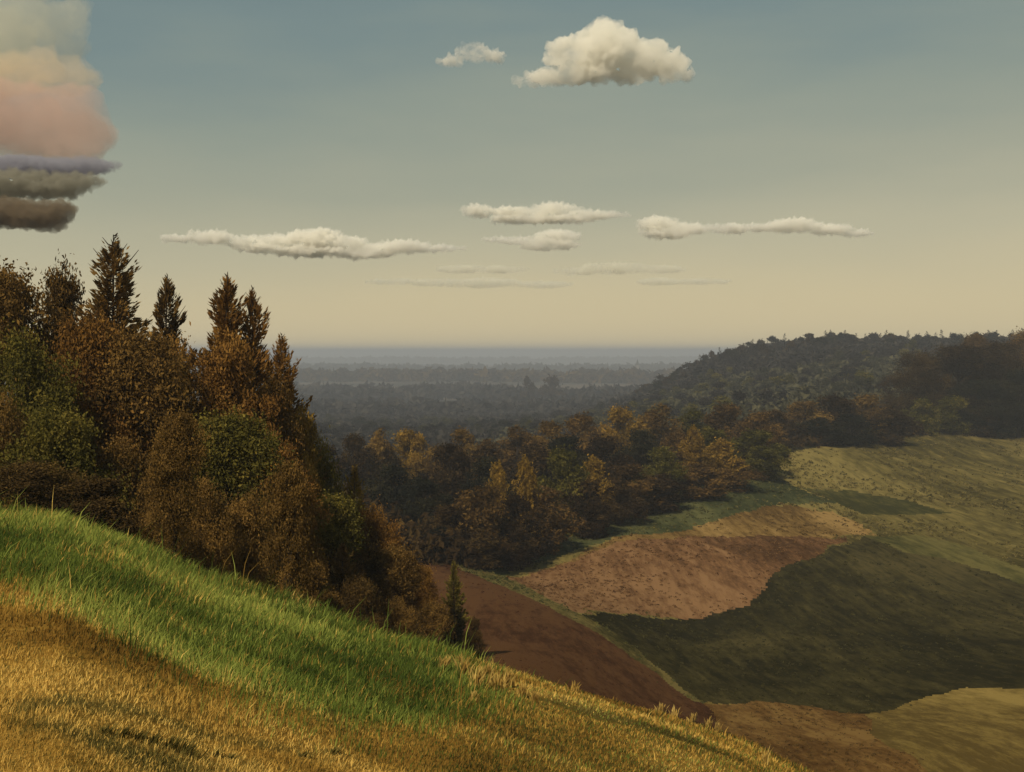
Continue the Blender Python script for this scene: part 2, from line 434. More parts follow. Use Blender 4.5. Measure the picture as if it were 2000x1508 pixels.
NEAR = {'rust': leaf_mat('near_rust_foliage', (.08, .042, .013, 1), (.145, .074, .019, 1), (.22, .12, .029, 1)),
        'brown': leaf_mat('near_brown_foliage', (.065, .040, .013, 1), (.115, .068, .020, 1), (.18, .105, .029, 1)),
        'olive': leaf_mat('near_olive_foliage', (.052, .048, .012, 1), (.092, .078, .017, 1), (.15, .115, .025, 1)),
        'gold': leaf_mat('near_golden_foliage', (.10, .065, .014, 1), (.17, .11, .02, 1), (.26, .16, .03, 1)),
        'umber': leaf_mat('near_umber_foliage', (.035, .023, .010, 1), (.062, .039, .014, 1), (.10, .063, .02, 1))}
def bark_mat():
    m, t, b = new_mat('bark')
    n = noise_node(t, 6, 4, (1, 1, .15))
    t.links.new(ramp_node(t, [(.35, (.022, .018, .014, 1)), (.65, (.07, .055, .042, 1))], n), b.inputs['Base Color'])
    bump(t, b, n, .6, .03); return m
BARK = bark_mat()

def leaves(cent, size, outw, g, flat=0.5, elong=1.3):
    """rhombic leaf sprays at the given points; returns verts and quad faces"""
    n = len(cent)
    nrm = outw * (1 - flat) + g.normal(size=(n, 3)) * .75; nrm /= np.linalg.norm(nrm, axis=1)[:, None] + 1e-9
    t = np.cross(nrm, g.normal(size=(n, 3))); t /= np.linalg.norm(t, axis=1)[:, None] + 1e-9
    b = np.cross(nrm, t); s = (size * g.uniform(.6, 1.35, n))[:, None]
    bend = nrm * s * .25
    v = np.stack([cent + t * s * elong, cent + b * s * .62 + bend, cent - t * s * elong * .8, cent - b * s * .62 + bend], 1)
    return v.reshape(-1, 3), np.arange(n * 4).reshape(-1, 4)

def tube(path, rad, k=6):
    path = np.asarray(path, float); vs = []; n = len(path)
    for i in range(n):
        d = path[min(i + 1, n - 1)] - path[max(i - 1, 0)]; d /= np.linalg.norm(d) + 1e-9
        a = np.cross(d, [0.3, 1, .1]); a /= np.linalg.norm(a) + 1e-9; b = np.cross(d, a)
        an = np.linspace(0, 2 * np.pi, k, endpoint=False)
        vs.append(path[i] + rad[i] * (np.cos(an)[:, None] * a + np.sin(an)[:, None] * b))
    f = [[i * k + j, i * k + (j + 1) % k, (i + 1) * k + (j + 1) % k, (i + 1) * k + j] for i in range(n - 1) for j in range(k)]
    return np.concatenate(vs), np.array(f)

def join(parts):
    vs = []; fs = []; o = 0
    for v, f in parts: vs.append(v); fs.append(f + o); o += len(v)
    return np.concatenate(vs), np.concatenate(fs)

def broadleaf(seed, nl, leaf, wr=0.42, base=0.12, spiky=0.0, lobes=16):
    """unit-height broadleaf tree: trunk + limbs, and a crown of lobed leaf clumps"""
    g = np.random.default_rng(seed)
    mid = 0.5 + base * .5; hh = (1 - base) * .5
    cs = []; rs = []
    for k in range(lobes):
        a = g.uniform(0, 2 * np.pi); q = g.uniform(-1, 1)
        prof = math.sqrt(max(0.05, 1 - abs(q) ** 2.2)) * (1 - .22 * max(q, 0))
        rad = wr * .68 * prof * g.uniform(.45, 1.05)
        lr = wr * g.uniform(.26, .46) * (1 - .3 * max(q, 0))
        cs.append((rad * math.cos(a), rad * math.sin(a), min(mid + q * hh * .85, 1 - lr * .8))); rs.append(lr)
    cs.append((g.uniform(-.03, .03), g.uniform(-.03, .03), 1 - wr * .3)); rs.append(wr * .3)
    cs = np.array(cs); rs = np.array(rs)
    # clumps over each lobe
    ncl = 26
    C = []; O = []; T = []
    for c, r_ in zip(cs, rs):
        d = g.normal(size=(ncl, 3)); d /= np.linalg.norm(d, axis=1)[:, None]
        C.append(c + d * r_ * g.uniform(.55, 1.12, (ncl, 1)) * np.array([1, 1, .85 + spiky])); O.append(d)
        T.append(np.clip(g.uniform(0.05, .75) + g.normal(0, .16, ncl), 0, 1))
    C = np.concatenate(C); O = np.concatenate(O); T = np.concatenate(T)
    pick = g.integers(0, len(C), nl)
    spread = wr * .085
    P = C[pick] + g.normal(size=(nl, 3)) * spread * np.array([1, 1, .8]) * g.uniform(.5, 1.3, (nl, 1))
    tint = np.clip(T[pick] + g.normal(0, .1, nl), 0, 1)
    outw = O[pick] + np.array([0, 0, .3])
    ok = P[:, 2] > base * .3; P = P[ok]; tint = tint[ok]; outw = outw[ok]
    v, f = leaves(P, leaf, outw, g)
    v[:, 2] /= np.quantile(v[:, 2], .9995)
    parts = [tube([(0, 0, -.04), (0.004, 0, .1), (.01, .006, .35), (0, 0, .6), (0, 0, .85)], [.024, .017, .013, .008, .003], 7)]
    for c, r_ in zip(cs, rs):
        z0 = max(.14, c[2] - .18 - g.uniform(0, .12))
        m_ = np.array([c[0] * .45, c[1] * .45, (z0 + c[2]) * .5 + .01])
        parts.append(tube([(0, 0, z0), m_, c], [.008, .005, .002], 5))
    return (join(parts), (v, f, tint))

def spruce(seed, nb, leaf, wr=0.2, base=0.1, up=0.25, ragged=.3, per=16):
    g = np.random.default_rng(seed)
    parts = [tube([(0, 0, -.04), (0, 0, .3), (0.003, 0, .7), (0, 0, 1.0)], [.017, .012, .007, .0015], 6)]
    P = []; O = []; D = []; T = []; W = []
    for k in range(nb):
        q = (k + g.uniform(0, 1)) / nb
        z = base + (1 - base) * q ** .92
        ln = wr * ((1 - q) ** .75 * .96 + .05) * g.uniform(1 - ragged, 1 + ragged * .8) * (1 + .28 * math.sin(q * 31 + seed))
        a = g.uniform(0, 2 * np.pi); dr = np.array([math.cos(a), math.sin(a), 0.0])
        slope = up * (.2 + q) + g.uniform(-.15, .18)
        tint = g.uniform(.05, .9); lsz = .45 + .75 * (1 - q)
        pts = []
        for s in (0, .5, 1): pts.append(np.array([0, 0, z]) + dr * ln * s + np.array([0, 0, ln * (slope * s * s - .12 * s)]))
        if k % 3 == 0: parts.append(tube(pts, [.0035 * (1 - q) + .001, .002, .0007], 4))
        m_ = max(4, int(per * (.35 + (1 - q))))
        s = np.sqrt(g.uniform(0.02, 1, m_))
        side_ = np.cross(dr, [0, 0, 1.0])
        wd = ln * .30 * (1 - s * .75)
        for si, w_ in zip(s, wd):
            sgn = g.uniform(-1, 1)
            p = np.array([0, 0, z]) + dr * ln * si + np.array([0, 0, ln * (slope * si * si - .12 * si)]) + side_ * w_ * sgn + np.array([0, 0, g.normal(0, .008)])
            P.append(p); D.append(dr * .9 + side_ * sgn * .7 + np.array([0, 0, slope * si * 1.1 + g.uniform(-.25, .15)])); T.append(np.clip(tint + g.normal(0, .1), 0, 1)); O.append(lsz)
    P = np.array(P); D = np.array(D); D /= np.linalg.norm(D, axis=1)[:, None]
    n = len(P)
    nn = np.cross(D, g.normal(size=(n, 3))); nn /= np.linalg.norm(nn, axis=1)[:, None]
    s = (leaf * g.uniform(.6, 1.4, n) * np.array(O))[:, None]
    v = np.stack([P + D * s * 1.9, P + nn * s * .42 + D * s * .3, P - D * s * .9, P - nn * s * .42 + D * s * .3], 1).reshape(-1, 3)
    v[:, 2] /= v[:, 2].max()
    return (join(parts), (v, np.arange(n * 4).reshape(-1, 4), np.array(T)))

def proto(name, data):
    (tv, tf), (lv, lf, tint) = data
    tm = raw_mesh(name + '_trunk', tv, tf, [BARK], smooth=True)
    lm_ = raw_mesh(name + '_crown', lv, lf, [LM['brown']], attrs={'tint': ('FACE', tint)})
    return tm, lm_

def single(name, data):
    (tv, tf), (lv, lf, tint) = data
    return raw_mesh(name, np.concatenate([lv, tv]), np.concatenate([lf, tf + len(lv)]), [LM['brown'], BARK],
                    mat_idx=[0] * len(lf) + [1] * len(tf), attrs={'tint': ('FACE', np.concatenate([tint, np.zeros(len(tf))]))})

PB = [proto('broadleaf_near', broadleaf(s, 36000, .0068, w, .06, sp, lo_)) for s, w, sp, lo_ in ((1, .34, .1, 22), (2, .38, .0, 26), (3, .28, .25, 20), (4, .36, .15, 24))]
PT = [proto('bare_stemmed_near', broadleaf(61, 30000, .0075, .34, .36, .3, 26))]
PS = [proto('spruce_near', spruce(s, nb, .0125, w, .12, up, rg, 64)) for s, nb, w, up, rg in ((11, 380, .22, .55, .4), (12, 340, .18, .7, .5), (13, 360, .26, .5, .45))]
MB = [proto('broadleaf_mid', broadleaf(s, 8500, .018, w, .0, sp, 18)) for s, w, sp in ((21, .42, 0), (22, .46, 0), (23, .38, .15), (24, .44, .1), (25, .34, .3))]
MS = [proto('bush_mid', broadleaf(s, 5000, .024, .6, .0, 0, 12)) for s in (31, 32)]
SB = [single('broadleaf_far', broadleaf(s, 1500, .036, w, .0, 0, 10)) for s, w in ((41, .44), (42, .5), (43, .40), (44, .46))]
SS = [single('spruce_far', spruce(s, 60, .045, .22, .05, .4, .5, 7)) for s in (51, 52)]

def set_mat(o, m):
    o.material_slots[0].link = 'OBJECT'; o.material_slots[0].material = m

def plant(name, pr, px, ytop, wpx, Y, colr, label, cat='tree', group=None, lean=0.0, rot=None, wunit=None):
    x = (px - 1000) / F * Y; z0 = zat(x, Y) - .1
    h = max(.6, -(ytop - HOR) / F * Y - z0)
    w = wpx / F * Y
    ext = wunit or np.ptp(np.array([v.co.x for v in pr[1].vertices])[::7])
    s = w / ext
    root = link(name, None); root.empty_display_size = .5
    root.location = (x, Y, z0); root.scale = (s, s, h)
    root.rotation_euler = (0, lean, random.uniform(0, 6.28) if rot is None else rot)
    tag(root, label, cat, group)
    t = link('trunk', pr[0], root); c = link('crown', pr[1], root); set_mat(c, LM[colr])
    return root
EXT = {}
def ext_of(me):
    if me.name not in EXT:
        a = np.empty(len(me.vertices) * 3, np.float32); me.vertices.foreach_get('co', a); EXT[me.name] = float(np.ptp(a.reshape(-1, 3)[:, 0]))
    return EXT[me.name]

# --- the stand of trees on the left, beyond the crest of the meadow
GL = 'autumn trees at the edge of the meadow'
LEFT = [  # px, top row, width, distance, kind, proto, colour, label
    (8, 515, 190, 52, 'b', 0, 'brown', 'ragged brown broadleaf tree cut by the left edge of the picture'),
    (118, 512, 130, 56, 'b', 2, 'brown', 'brown tree with a rounded dome left of the tallest spruce'),
    (222, 458, 170, 54, 's', 0, 'brown', 'tallest brown spruce of the left stand with a pointed top'),
    (308, 536, 130, 58, 's', 1, 'brown', 'slim dark spruce between the tallest spruce and the triple tops'),
    (428, 534, 150, 56, 's', 1, 'rust', 'rust brown spruce, leftmost of the three close tops'),
    (458, 566, 120, 60, 's', 0, 'brown', 'brown spruce in the middle of the three close tops'),
    (494, 560, 120, 57, 's', 1, 'rust', 'rust spruce, rightmost of the three close tops'),
    (532, 648, 110, 60, 's', 2, 'rust', 'rust red spruce whose tip leans right just above the horizon'),
    (556, 718, 80, 62, 's', 1, 'brown', 'small dark brown spruce tip against the hazy plain'),
    (60, 640, 220, 46, 'b', 1, 'olive', 'olive green broadleaf tree in front at the far left'),
    (165, 600, 190, 50, 'b', 3, 'rust', 'rust brown tree below the tallest spruce'),
    (262, 640, 190, 50, 'b', 0, 'brown', 'brown tree filling the gap under the slim spruce'),
    (352, 655, 170, 52, 'b', 1, 'rust', 'orange brown tree with a flat top left of the triple tops'),
    (455, 645, 170, 53, 'b', 2, 'rust', 'deep rust tree directly under the three close tops'),
    (520, 735, 120, 56, 'b', 3, 'brown', 'dark brown tree at the right shoulder of the stand'),
    (592, 795, 90, 60, 'b', 2, 'gold', 'small tree with golden leaves beside the blue woods'),
    (620, 850, 150, 62, 'b', 1, 'olive', 'olive tree sloping down right of the golden one'),
    (120, 790, 230, 42, 'b', 3, 'olive', 'large olive and brown tree low in front on the left'),
    (250, 850, 200, 44, 'b', 1, 'brown', 'brown tree low in front with a dark hollow beside it'),
    (342, 800, 120, 36, 't', 0, 'brown', 'narrow brown tree standing close behind the crest below the slim spruce'),
    (440, 800, 190, 47, 'b', 0, 'olive', 'wide olive brown tree in the middle of the stand'),
    (545, 860, 160, 52, 'b', 3, 'rust', 'rust coloured tree above the pale grey trunk'),
    (640, 960, 170, 56, 'b', 0, 'olive', 'olive yellow tree halfway down the slope'),
    (692, 905, 110, 66, 's', 2, 'gold', 'golden green spruce standing out against the dark woods'),
    (735, 985, 170, 64, 'b', 1, 'rust', 'broad orange brown tree reaching out over the valley'),
    (558, 900, 110, 37, 't', 0, 'brown', 'small brown tree just behind the jutting grass edge'),
    (480, 960, 150, 42, 'b', 3, 'brown', 'dense brown tree low behind the meadow crest'),
    (395, 930, 140, 40, 'b', 1, 'brown', 'dusky brown tree close behind the green crest'),
    (665, 1060, 130, 52, 's', 2, 'brown', 'brown spruce with drooping boughs near the valley side'),
    (775, 1065, 130, 60, 'b', 0, 'brown', 'brown leafy tree near the end of the stand'),
    (825, 1100, 100, 66, 'b', 3, 'rust', 'small orange brown tree beside the ploughed field'),
    (888, 1092, 60, 70, 's', 0, 'olive', 'little dark green spruce, last of the stand'),
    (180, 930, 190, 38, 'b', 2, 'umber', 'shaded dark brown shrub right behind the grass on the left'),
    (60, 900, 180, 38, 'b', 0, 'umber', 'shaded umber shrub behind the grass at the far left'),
    (310, 985, 150, 38, 'b', 1, 'brown', 'low brown shrub behind the dip of the crest'),
    (610, 1095, 120, 44, 'b', 2, 'brown', 'low brown shrub above the tufted grass edge'),
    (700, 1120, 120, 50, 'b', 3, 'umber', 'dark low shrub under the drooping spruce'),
    (780, 1165, 110, 54, 'b', 1, 'brown', 'brown bush sinking behind the grass crest'),
    (850, 1175, 90, 58, 'b', 0, 'brown', 'brown bush at the corner of the ploughed field'),
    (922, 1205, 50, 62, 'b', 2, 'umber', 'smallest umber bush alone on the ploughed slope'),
    (10, 760, 170, 42, 'b', 1, 'brown', 'brown tree low at the left border of the picture'),
]
for px, yt, w, Y, k, pi, colr, lab in LEFT:
    pr = {'b': PB, 's': PS, 't': PT}[k][pi]
    nm = 'spruce_tree' if k == 's' else ('shrub' if ('shrub' in lab or 'bush' in lab) else 'broadleaf_tree')
    o_ = plant(nm, pr, px, yt, w * ((2.1 if k == 's' else 1.5) if px < 600 else 1.2) if Y > 45 else w * 1.35, Y, colr, lab, 'shrub' if nm == 'shrub' else 'tree', GL, lean=random.uniform(-.03, .03) + (.10 if 'leans' in lab else 0), wunit=ext_of(pr[1]))
    set_mat(o_.children[1] if o_.children[1].name.startswith('crown') else o_.children[0], NEAR[colr])

# --- the wood across the valley; shade put into its dark and umber leaf colours
GM = 'trees of the wood across the valley'
MID = [
    (640, 868, 80, 225, 0, 'umber', 'dark tree half hidden behind the left stand'),
    (690, 846, 76, 230, 1, 'umber', 'dark round tree at the left end of the wood'),
    (738, 838, 70, 236, 2, 'rust', 'tree with a rust lit top near the left end of the wood'),
    (800, 836, 76, 242, 3, 'gold', 'golden topped tree rising above the left end of the wood'),
    (850, 868, 76, 240, 1, 'rust', 'lower rust tree right of the golden topped one'),
    (905, 836, 80, 246, 0, 'rust', 'orange lit tree behind the darkest round crown'),
    (950, 858, 70, 246, 4, 'brown', 'brown tree next to the orange lit crown'),
    (1010, 832, 84, 262, 2, 'brown', 'brown ridge top tree left of the middle of the wood'),
    (1072, 822, 84, 270, 0, 'rust', 'wide russet crown in the back row of the wood'),
    (1135, 806, 80, 280, 3, 'brown', 'brown crown in the back row rising towards the right'),
    (1212, 792, 92, 288, 1, 'gold', 'broad amber crown on the skyline of the wood'),
    (1292, 788, 84, 298, 2, 'rust', 'reddest crown at the top of the wood'),
    (1352, 800, 76, 300, 0, 'olive', 'olive crown between the reddest and the last high one'),
    (1420, 786, 90, 304, 3, 'brown', 'large brown crown at the right top of the wood'),
    (1480, 802, 84, 300, 1, 'brown', 'brown crown sloping down at the right end of the wood'),
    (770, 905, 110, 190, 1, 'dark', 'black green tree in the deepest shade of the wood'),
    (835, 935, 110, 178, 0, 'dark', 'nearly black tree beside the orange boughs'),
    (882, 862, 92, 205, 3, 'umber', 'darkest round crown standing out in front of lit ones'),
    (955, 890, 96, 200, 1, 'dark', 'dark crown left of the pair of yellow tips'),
    (1040, 868, 100, 225, 2, 'umber', 'umber crown above the pair of yellow tips'),
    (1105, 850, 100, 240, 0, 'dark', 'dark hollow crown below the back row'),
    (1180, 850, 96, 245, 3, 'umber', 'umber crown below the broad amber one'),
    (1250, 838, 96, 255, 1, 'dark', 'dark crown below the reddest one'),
    (1320, 842, 90, 260, 2, 'brown', 'brown crown with small lit patches right of the middle'),
    (1398, 838, 92, 262, 0, 'olive', 'round olive crown under the large brown one'),
    (1478, 838, 100, 272, 3, 'olive', 'full round olive tree at the right end of the wood'),
    (972, 902, 46, 172, 4, 'gold', 'left one of the pair of small yellow tips'),
    (1026, 892, 56, 176, 4, 'gold', 'right one of the pair of small yellow tips'),
    (1098, 872, 96, 192, 3, 'olive', 'tree with a yellow green lit cap in the front rows'),
    (1162, 890, 76, 204, 2, 'gold', 'small yellowish tree right of the lit cap'),
    (1355, 832, 48, 252, 4, 'gold', 'brightest slender yellow tree on the right of the wood'),
    (1290, 872, 90, 228, 1, 'olive', 'olive tree left below the brightest yellow one'),
    (1412, 856, 84, 248, 2, 'gold', 'yellow brown round tree right of the brightest one'),
    (1232, 905, 100, 212, 0, 'brown', 'brown front tree under the olive crowns'),
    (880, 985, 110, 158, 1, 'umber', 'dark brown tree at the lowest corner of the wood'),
    (940, 945, 110, 160, 3, 'brown', 'brown haze leaved tree in front near the lowest corner'),
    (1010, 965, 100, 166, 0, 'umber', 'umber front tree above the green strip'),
    (1072, 950, 100, 176, 2, 'brown', 'brown front tree with drooping red twigs'),
    (1145, 935, 100, 190, 1, 'umber', 'umber front tree in the middle of the wood edge'),
    (1210, 945, 90, 202, 3, 'umber', 'lower umber tree on the wood edge'),
    (1290, 925, 96, 218, 2, 'umber', 'umber tree on the wood edge left of the yellow group'),
    (1365, 905, 96, 234, 0, 'brown', 'brown tree on the wood edge below the yellow group'),
    (1435, 895, 90, 246, 1, 'brown', 'brown tree on the wood edge near its right end'),
    (1492, 870, 76, 262, 3, 'olive', 'last olive tree of the wood edge on the right'),
    (935, 1030, 84, 152, 2, 'umber', 'lowest umber bush like tree where wood and fields meet'),
    (1000, 1020, 80, 160, 3, 'umber', 'low umber tree leaning over the green strip'),
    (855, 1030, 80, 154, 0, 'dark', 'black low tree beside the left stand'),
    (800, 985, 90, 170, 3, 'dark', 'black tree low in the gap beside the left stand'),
]
for px, yt, w, Y, pi, colr, lab in MID:
    plant('broadleaf_tree', MB[pi], px, yt, w * 1.42, Y, colr, lab, 'tree', GM, wunit=ext_of(MB[pi][1]))

GR = 'dark trees on the right above the pasture'
RIGHT = [
    (1515, 800, 84, 332, 1, 'umber', 'umber tree joining the wood to the right row'),
    (1572, 782, 96, 342, 0, 'rust', 'rust topped tree in the right row'),
    (1632, 770, 100, 350, 3, 'umber', 'umber tree in the middle of the right row'),
    (1690, 768, 100, 354, 1, 'rust', 'second rust topped tree of the right row'),
    (1738, 790, 84, 350, 2, 'umber', 'last lower tree of the right row before the big crowns'),
    (1600, 815, 90, 335, 2, 'dark', 'low dark tree in front of the rust topped one'),
    (1660, 808, 96, 342, 0, 'dark', 'low dark tree in the middle of the right row front'),
    (1795, 686, 130, 404, 1, 'umber', 'leftmost of the big dark round crowns on the right'),
    (1872, 672, 140, 410, 0, 'umber', 'broadest of the big dark crowns on the right'),
    (1948, 664, 130, 416, 3, 'umber', 'tall dark crown near the right edge of the picture'),
    (2005, 644, 130, 430, 1, 'brown', 'highest brown crown cut by the right edge'),
    (1990, 720, 120, 398, 2, 'dark', 'black lower crown cut by the right edge'),
    (1930, 740, 120, 396, 0, 'dark', 'black lower crown beside the one cut by the edge'),
    (1905, 650, 60, 470, 4, 'brown', 'thin brown tree peeping over the big crowns'),
]
for px, yt, w, Y, pi, colr, lab in RIGHT:
    plant('broadleaf_tree', PB[pi % 4] if Y > 395 else MB[pi], px, yt, w * 1.35, Y, colr, lab, 'tree', GR, wunit=ext_of((PB[pi % 4] if Y > 395 else MB[pi])[1]))
for px, yt, w, Y, pi, colr, lab in [(1800, 776, 96, 386, 0, 'olive', 'left olive bush of the hedge below the big crowns'),
                                    (1862, 772, 90, 390, 1, 'olive', 'middle olive bush of the hedge below the big crowns'),
                                    (1915, 790, 80, 392, 0, 'umber', 'right darker bush of the hedge below the big crowns')]:
    plant('bush', MS[pi], px, yt, w, Y, colr, lab, 'bush', 'hedge bushes above the pasture', wunit=ext_of(MS[pi][1]))

# --- small trees: wooded ridge, lower forest, blue woods of the plain's edge
def small(name, me, x, y, h, w, colr, label, group):
    o = link(name, me); o.location = (x, y, zat(x, y) - h * .06); s = w / ext_of(me)
    o.scale = (s, s, h); o.rotation_euler = (0, 0, random.uniform(0, 6.28)); set_mat(o, LM[colr]); 
    tag(o, label if len(label.split()) <= 16 else label.replace('tall ', '').replace('low ', '', 1).replace('broad ', '').replace('narrow ', ''), 'tree', group); return o
def scatter(n, pxr, Yr, seed):
    g = random.Random(seed); out = []; tries = 0
    while len(out) < n and tries < n * 60:
        tries += 1
        px = g.uniform(*pxr); Y = g.uniform(*Yr)
        d = min((abs(px - a) + abs(Y - b) / (Yr[1] - Yr[0]) * 60 for a, b in out), default=99)
        if d > 13 * g.uniform(.5, 1.2): out.append((px, Y))
    return out
g_ = random.Random(5)
CN = {'slate': 'slate green', 'umber': 'dark umber', 'dark': 'blackish', 'moss': 'moss green', 'olive': 'olive'}
def size(h, a, b, w):
    return ('tall ' if h > a + (b - a) * .66 else ('low ' if h < a + (b - a) * .33 else '')) + ('broad ' if w > h * 1.07 else ('narrow ' if w < h * .95 and w > h * .6 else ''))
def where(px, a, b, words):
    return words[min(len(words) - 1, max(0, int((px - a) / (b - a) * len(words))))]
for px, Y in scatter(175, (1245, 2060), (800, 960), 61):
    if Y < 830 and px < 1330: continue
    x = (px - 1000) / F * Y
    con = g_.random() < .32
    h = g_.uniform(10, 15) * (1.12 if con else 1); cc = g_.choice(['slate', 'slate', 'umber', 'dark'])
    wh = where(px, 1245, 2060, ['where the ridge falls to the plain', 'at the left shoulder of the ridge', 'left of the middle of the ridge', 'in the middle of the ridge', 'on the ridge left of the big crowns', 'on the ridge behind the big crowns', 'on the ridge at the right edge'])
    ht = 'on the skyline' if Y > 900 else ('halfway down' if Y > 850 else 'low on the slope')
    small('spruce_tree' if con else 'ridge_tree', g_.choice(SS if con else SB), x, Y, h, (wd := h * (.5 if con else g_.uniform(.85, 1.2))), cc,
          f'{size(h, 10, 15, wd)}{CN[cc]} {"spruce" if con else "leafy tree"} {ht} {wh}', 'spruces on the wooded ridge' if con else 'leafy trees on the wooded ridge')
for px, Y in scatter(150, (1010, 1790), (450, 740), 62):
    if Y < 450 + (px - 1400) * .15: continue
    x = (px - 1000) / F * Y; h = g_.uniform(9, 14); cc = g_.choice(['moss', 'slate', 'moss', 'slate', 'olive'])
    wh = where(px, 1010, 1790, ['far left of the amber crown', 'left of the amber crown', 'above the amber crown', 'above the reddest crown', 'above the olive crown', 'above the end of the wood', 'above the right row', 'above the rust topped trees', 'left of the big crowns', 'beside the big crowns'])
    ht = 'high up' if Y > 640 else ('midway' if Y > 545 else 'low down')
    small('forest_tree', g_.choice(SB), x, Y, h, (wd := h * g_.uniform(.85, 1.2)), cc, f'{size(h, 9, 14, wd)}{CN[cc]} tree of the lower forest, {ht}, {wh}', 'trees of the lower forest')
for px, Y in scatter(120, (520, 1290), (560, 900), 63):
    x = (px - 1000) / F * Y; h = g_.uniform(9, 14); cc = g_.choice(['slate', 'slate', 'moss', 'dark'])
    wh = where(px, 520, 1290, ['beside the left stand', 'right of the left stand', 'above the left end of the wood', 'above the golden topped tree', 'above the orange lit crown', 'above the middle of the wood', 'below the slender hazy tree', 'below the round hazy tree', 'left of the foot of the ridge', 'below the foot of the ridge'])
    ht = 'far back' if Y > 790 else ('midway' if Y > 670 else 'nearest')
    small('woodland_tree', g_.choice(SB), x, Y, h, (wd := h * g_.uniform(.85, 1.25)), cc, f'{size(h, 9, 14, wd)}{CN[cc]} tree of the bluish woods, {ht}, {wh}', 'trees of the blue woods')
def thicket(name, P, n, h0, h1, colr, seed, m_=32, lf=.22):
    """countless low bushes that close the wood between its trees"""
    g = np.random.default_rng(seed); P = np.array(P)
    x = g.uniform(P[:, 0].min(), P[:, 0].max(), n * 5); y = g.uniform(P[:, 1].min(), P[:, 1].max(), n * 5)
    k = inpoly(x, y, P); x = x[k][:n]; y = y[k][:n]; n = len(x); z = H(x, y); S = g.uniform(h0, h1, n)
    d = g.normal(size=(n, m_, 3)); d /= np.linalg.norm(d, axis=2)[..., None]; d[..., 2] = np.abs(d[..., 2])
    c = np.stack([x, y, z], -1)[:, None] + d * S[:, None, None] * np.array([.8, .8, 1.0]) * g.uniform(.6, 1, (n, m_, 1))
    v, f = leaves(c.reshape(-1, 3), np.repeat(S, m_) * lf, d.reshape(-1, 3), g)
    me = raw_mesh(name, v, f, [LM[colr]], attrs={'tint': ('FACE', np.clip(np.repeat(g.uniform(0, .9, n), m_) + g.normal(0, .1, n * m_), 0, 1))})
    tag(link(name, me), kind='stuff')
def W(px, Y): return ((px - 1000) / F * Y, Y)
thicket('undergrowth', [(-6, 148), (1, 176), (8, 200), (32, 238), (54, 258), (76, 304), (60, 330), (20, 330), (-50, 300), (-40, 180), (-18, 140)], 1100, 2.5, 5.5, 'umber', 81, 60, .11)
thicket('undergrowth', [(72, 304), (102, 342), (128, 366), (163, 404), (201, 429), (250, 470), (240, 520), (60, 420), (60, 330)], 700, 2.5, 6, 'umber', 82, 44, .13)
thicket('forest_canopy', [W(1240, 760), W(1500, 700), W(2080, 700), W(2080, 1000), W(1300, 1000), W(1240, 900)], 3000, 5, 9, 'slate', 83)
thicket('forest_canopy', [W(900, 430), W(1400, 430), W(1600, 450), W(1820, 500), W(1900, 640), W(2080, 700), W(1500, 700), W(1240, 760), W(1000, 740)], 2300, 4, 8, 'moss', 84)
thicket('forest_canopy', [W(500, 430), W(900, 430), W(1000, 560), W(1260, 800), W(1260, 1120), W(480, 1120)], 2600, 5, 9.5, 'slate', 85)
thicket('undergrowth', [(-30, 44), (-12, 62), (-8, 85), (-9, 110), (-40, 110), (-60, 60)], 500, 1, 2.6, 'umber', 86, 90, .07)
small('round_tree', SB[1], (1078 - 1000) / F * 1500, 1500, 42, 44, 'umber', 'big round hazy tree standing up from the plain', None)
small('slender_tree', SB[0], (1030 - 1000) / F * 1480, 1480, 42, 24, 'umber', 'slender hazy tree left of the big round one', None)

# --- tree belts far out on the plain: uncountable masses
def belt(name, pts, n, hh, colr, seed, depth):
    g = np.random.default_rng(seed); P = []; T = []; S = []
    pts = np.array(pts, float)
    for k in range(n):
        q = g.uniform(0, len(pts) - 1.001); i = int(q); p = pts[i] + (pts[i + 1] - pts[i]) * (q - i)
        px = p[0] + g.normal(0, 4); Y = p[1] * (1 + g.uniform(-depth, depth))
        x = (px - 1000) / F * Y
        P.append((x, Y)); S.append(hh * g.uniform(.6, 1.25)); T.append(g.uniform(0, 1))
    P = np.array(P); Z = H(P[:, 0], P[:, 1]); S = np.array(S); T = np.array(T)
    m_ = 26
    d = g.normal(size=(n, m_, 3)); d /= np.linalg.norm(d, axis=2)[..., None]; d[..., 2] = np.abs(d[..., 2])
    c = np.stack([P[:, 0], P[:, 1], Z], -1)[:, None] + d * S[:, None, None] * np.array([.75, .75, 1.0]) * g.uniform(.6, 1, (n, m_, 1))
    v, f = leaves(c.reshape(-1, 3), np.repeat(S, m_) * .34, d.reshape(-1, 3), g)
    me = raw_mesh(name, v, f, [LM[colr]], attrs={'tint': ('FACE', np.clip(np.repeat(T, m_) + g.normal(0, .1, n * m_), 0, 1))})
    tag(link(name, me), kind='stuff')
belt('woodland_belt', [(520, 1250), (760, 1180), (1000, 1250), (1240, 1200)], 420, 14, 'slate', 71, .10)
belt('woodland_belt', [(500, 1750), (700, 1650), (900, 1800), (1000, 1620), (1250, 1500)], 500, 17, 'slate', 72, .08)
belt('woodland_belt', [(500, 2600), (760, 2500), (1080, 2400), (1330, 2300)], 600, 20, 'umber', 73, .07)
belt('woodland_belt', [(480, 4300), (800, 4000), (1200, 3900), (1400, 4200)], 700, 26, 'slate', 74, .06)
belt('woodland_belt', [(480, 8000), (900, 7600), (1420, 8300)], 700, 34, 'slate', 75, .06)

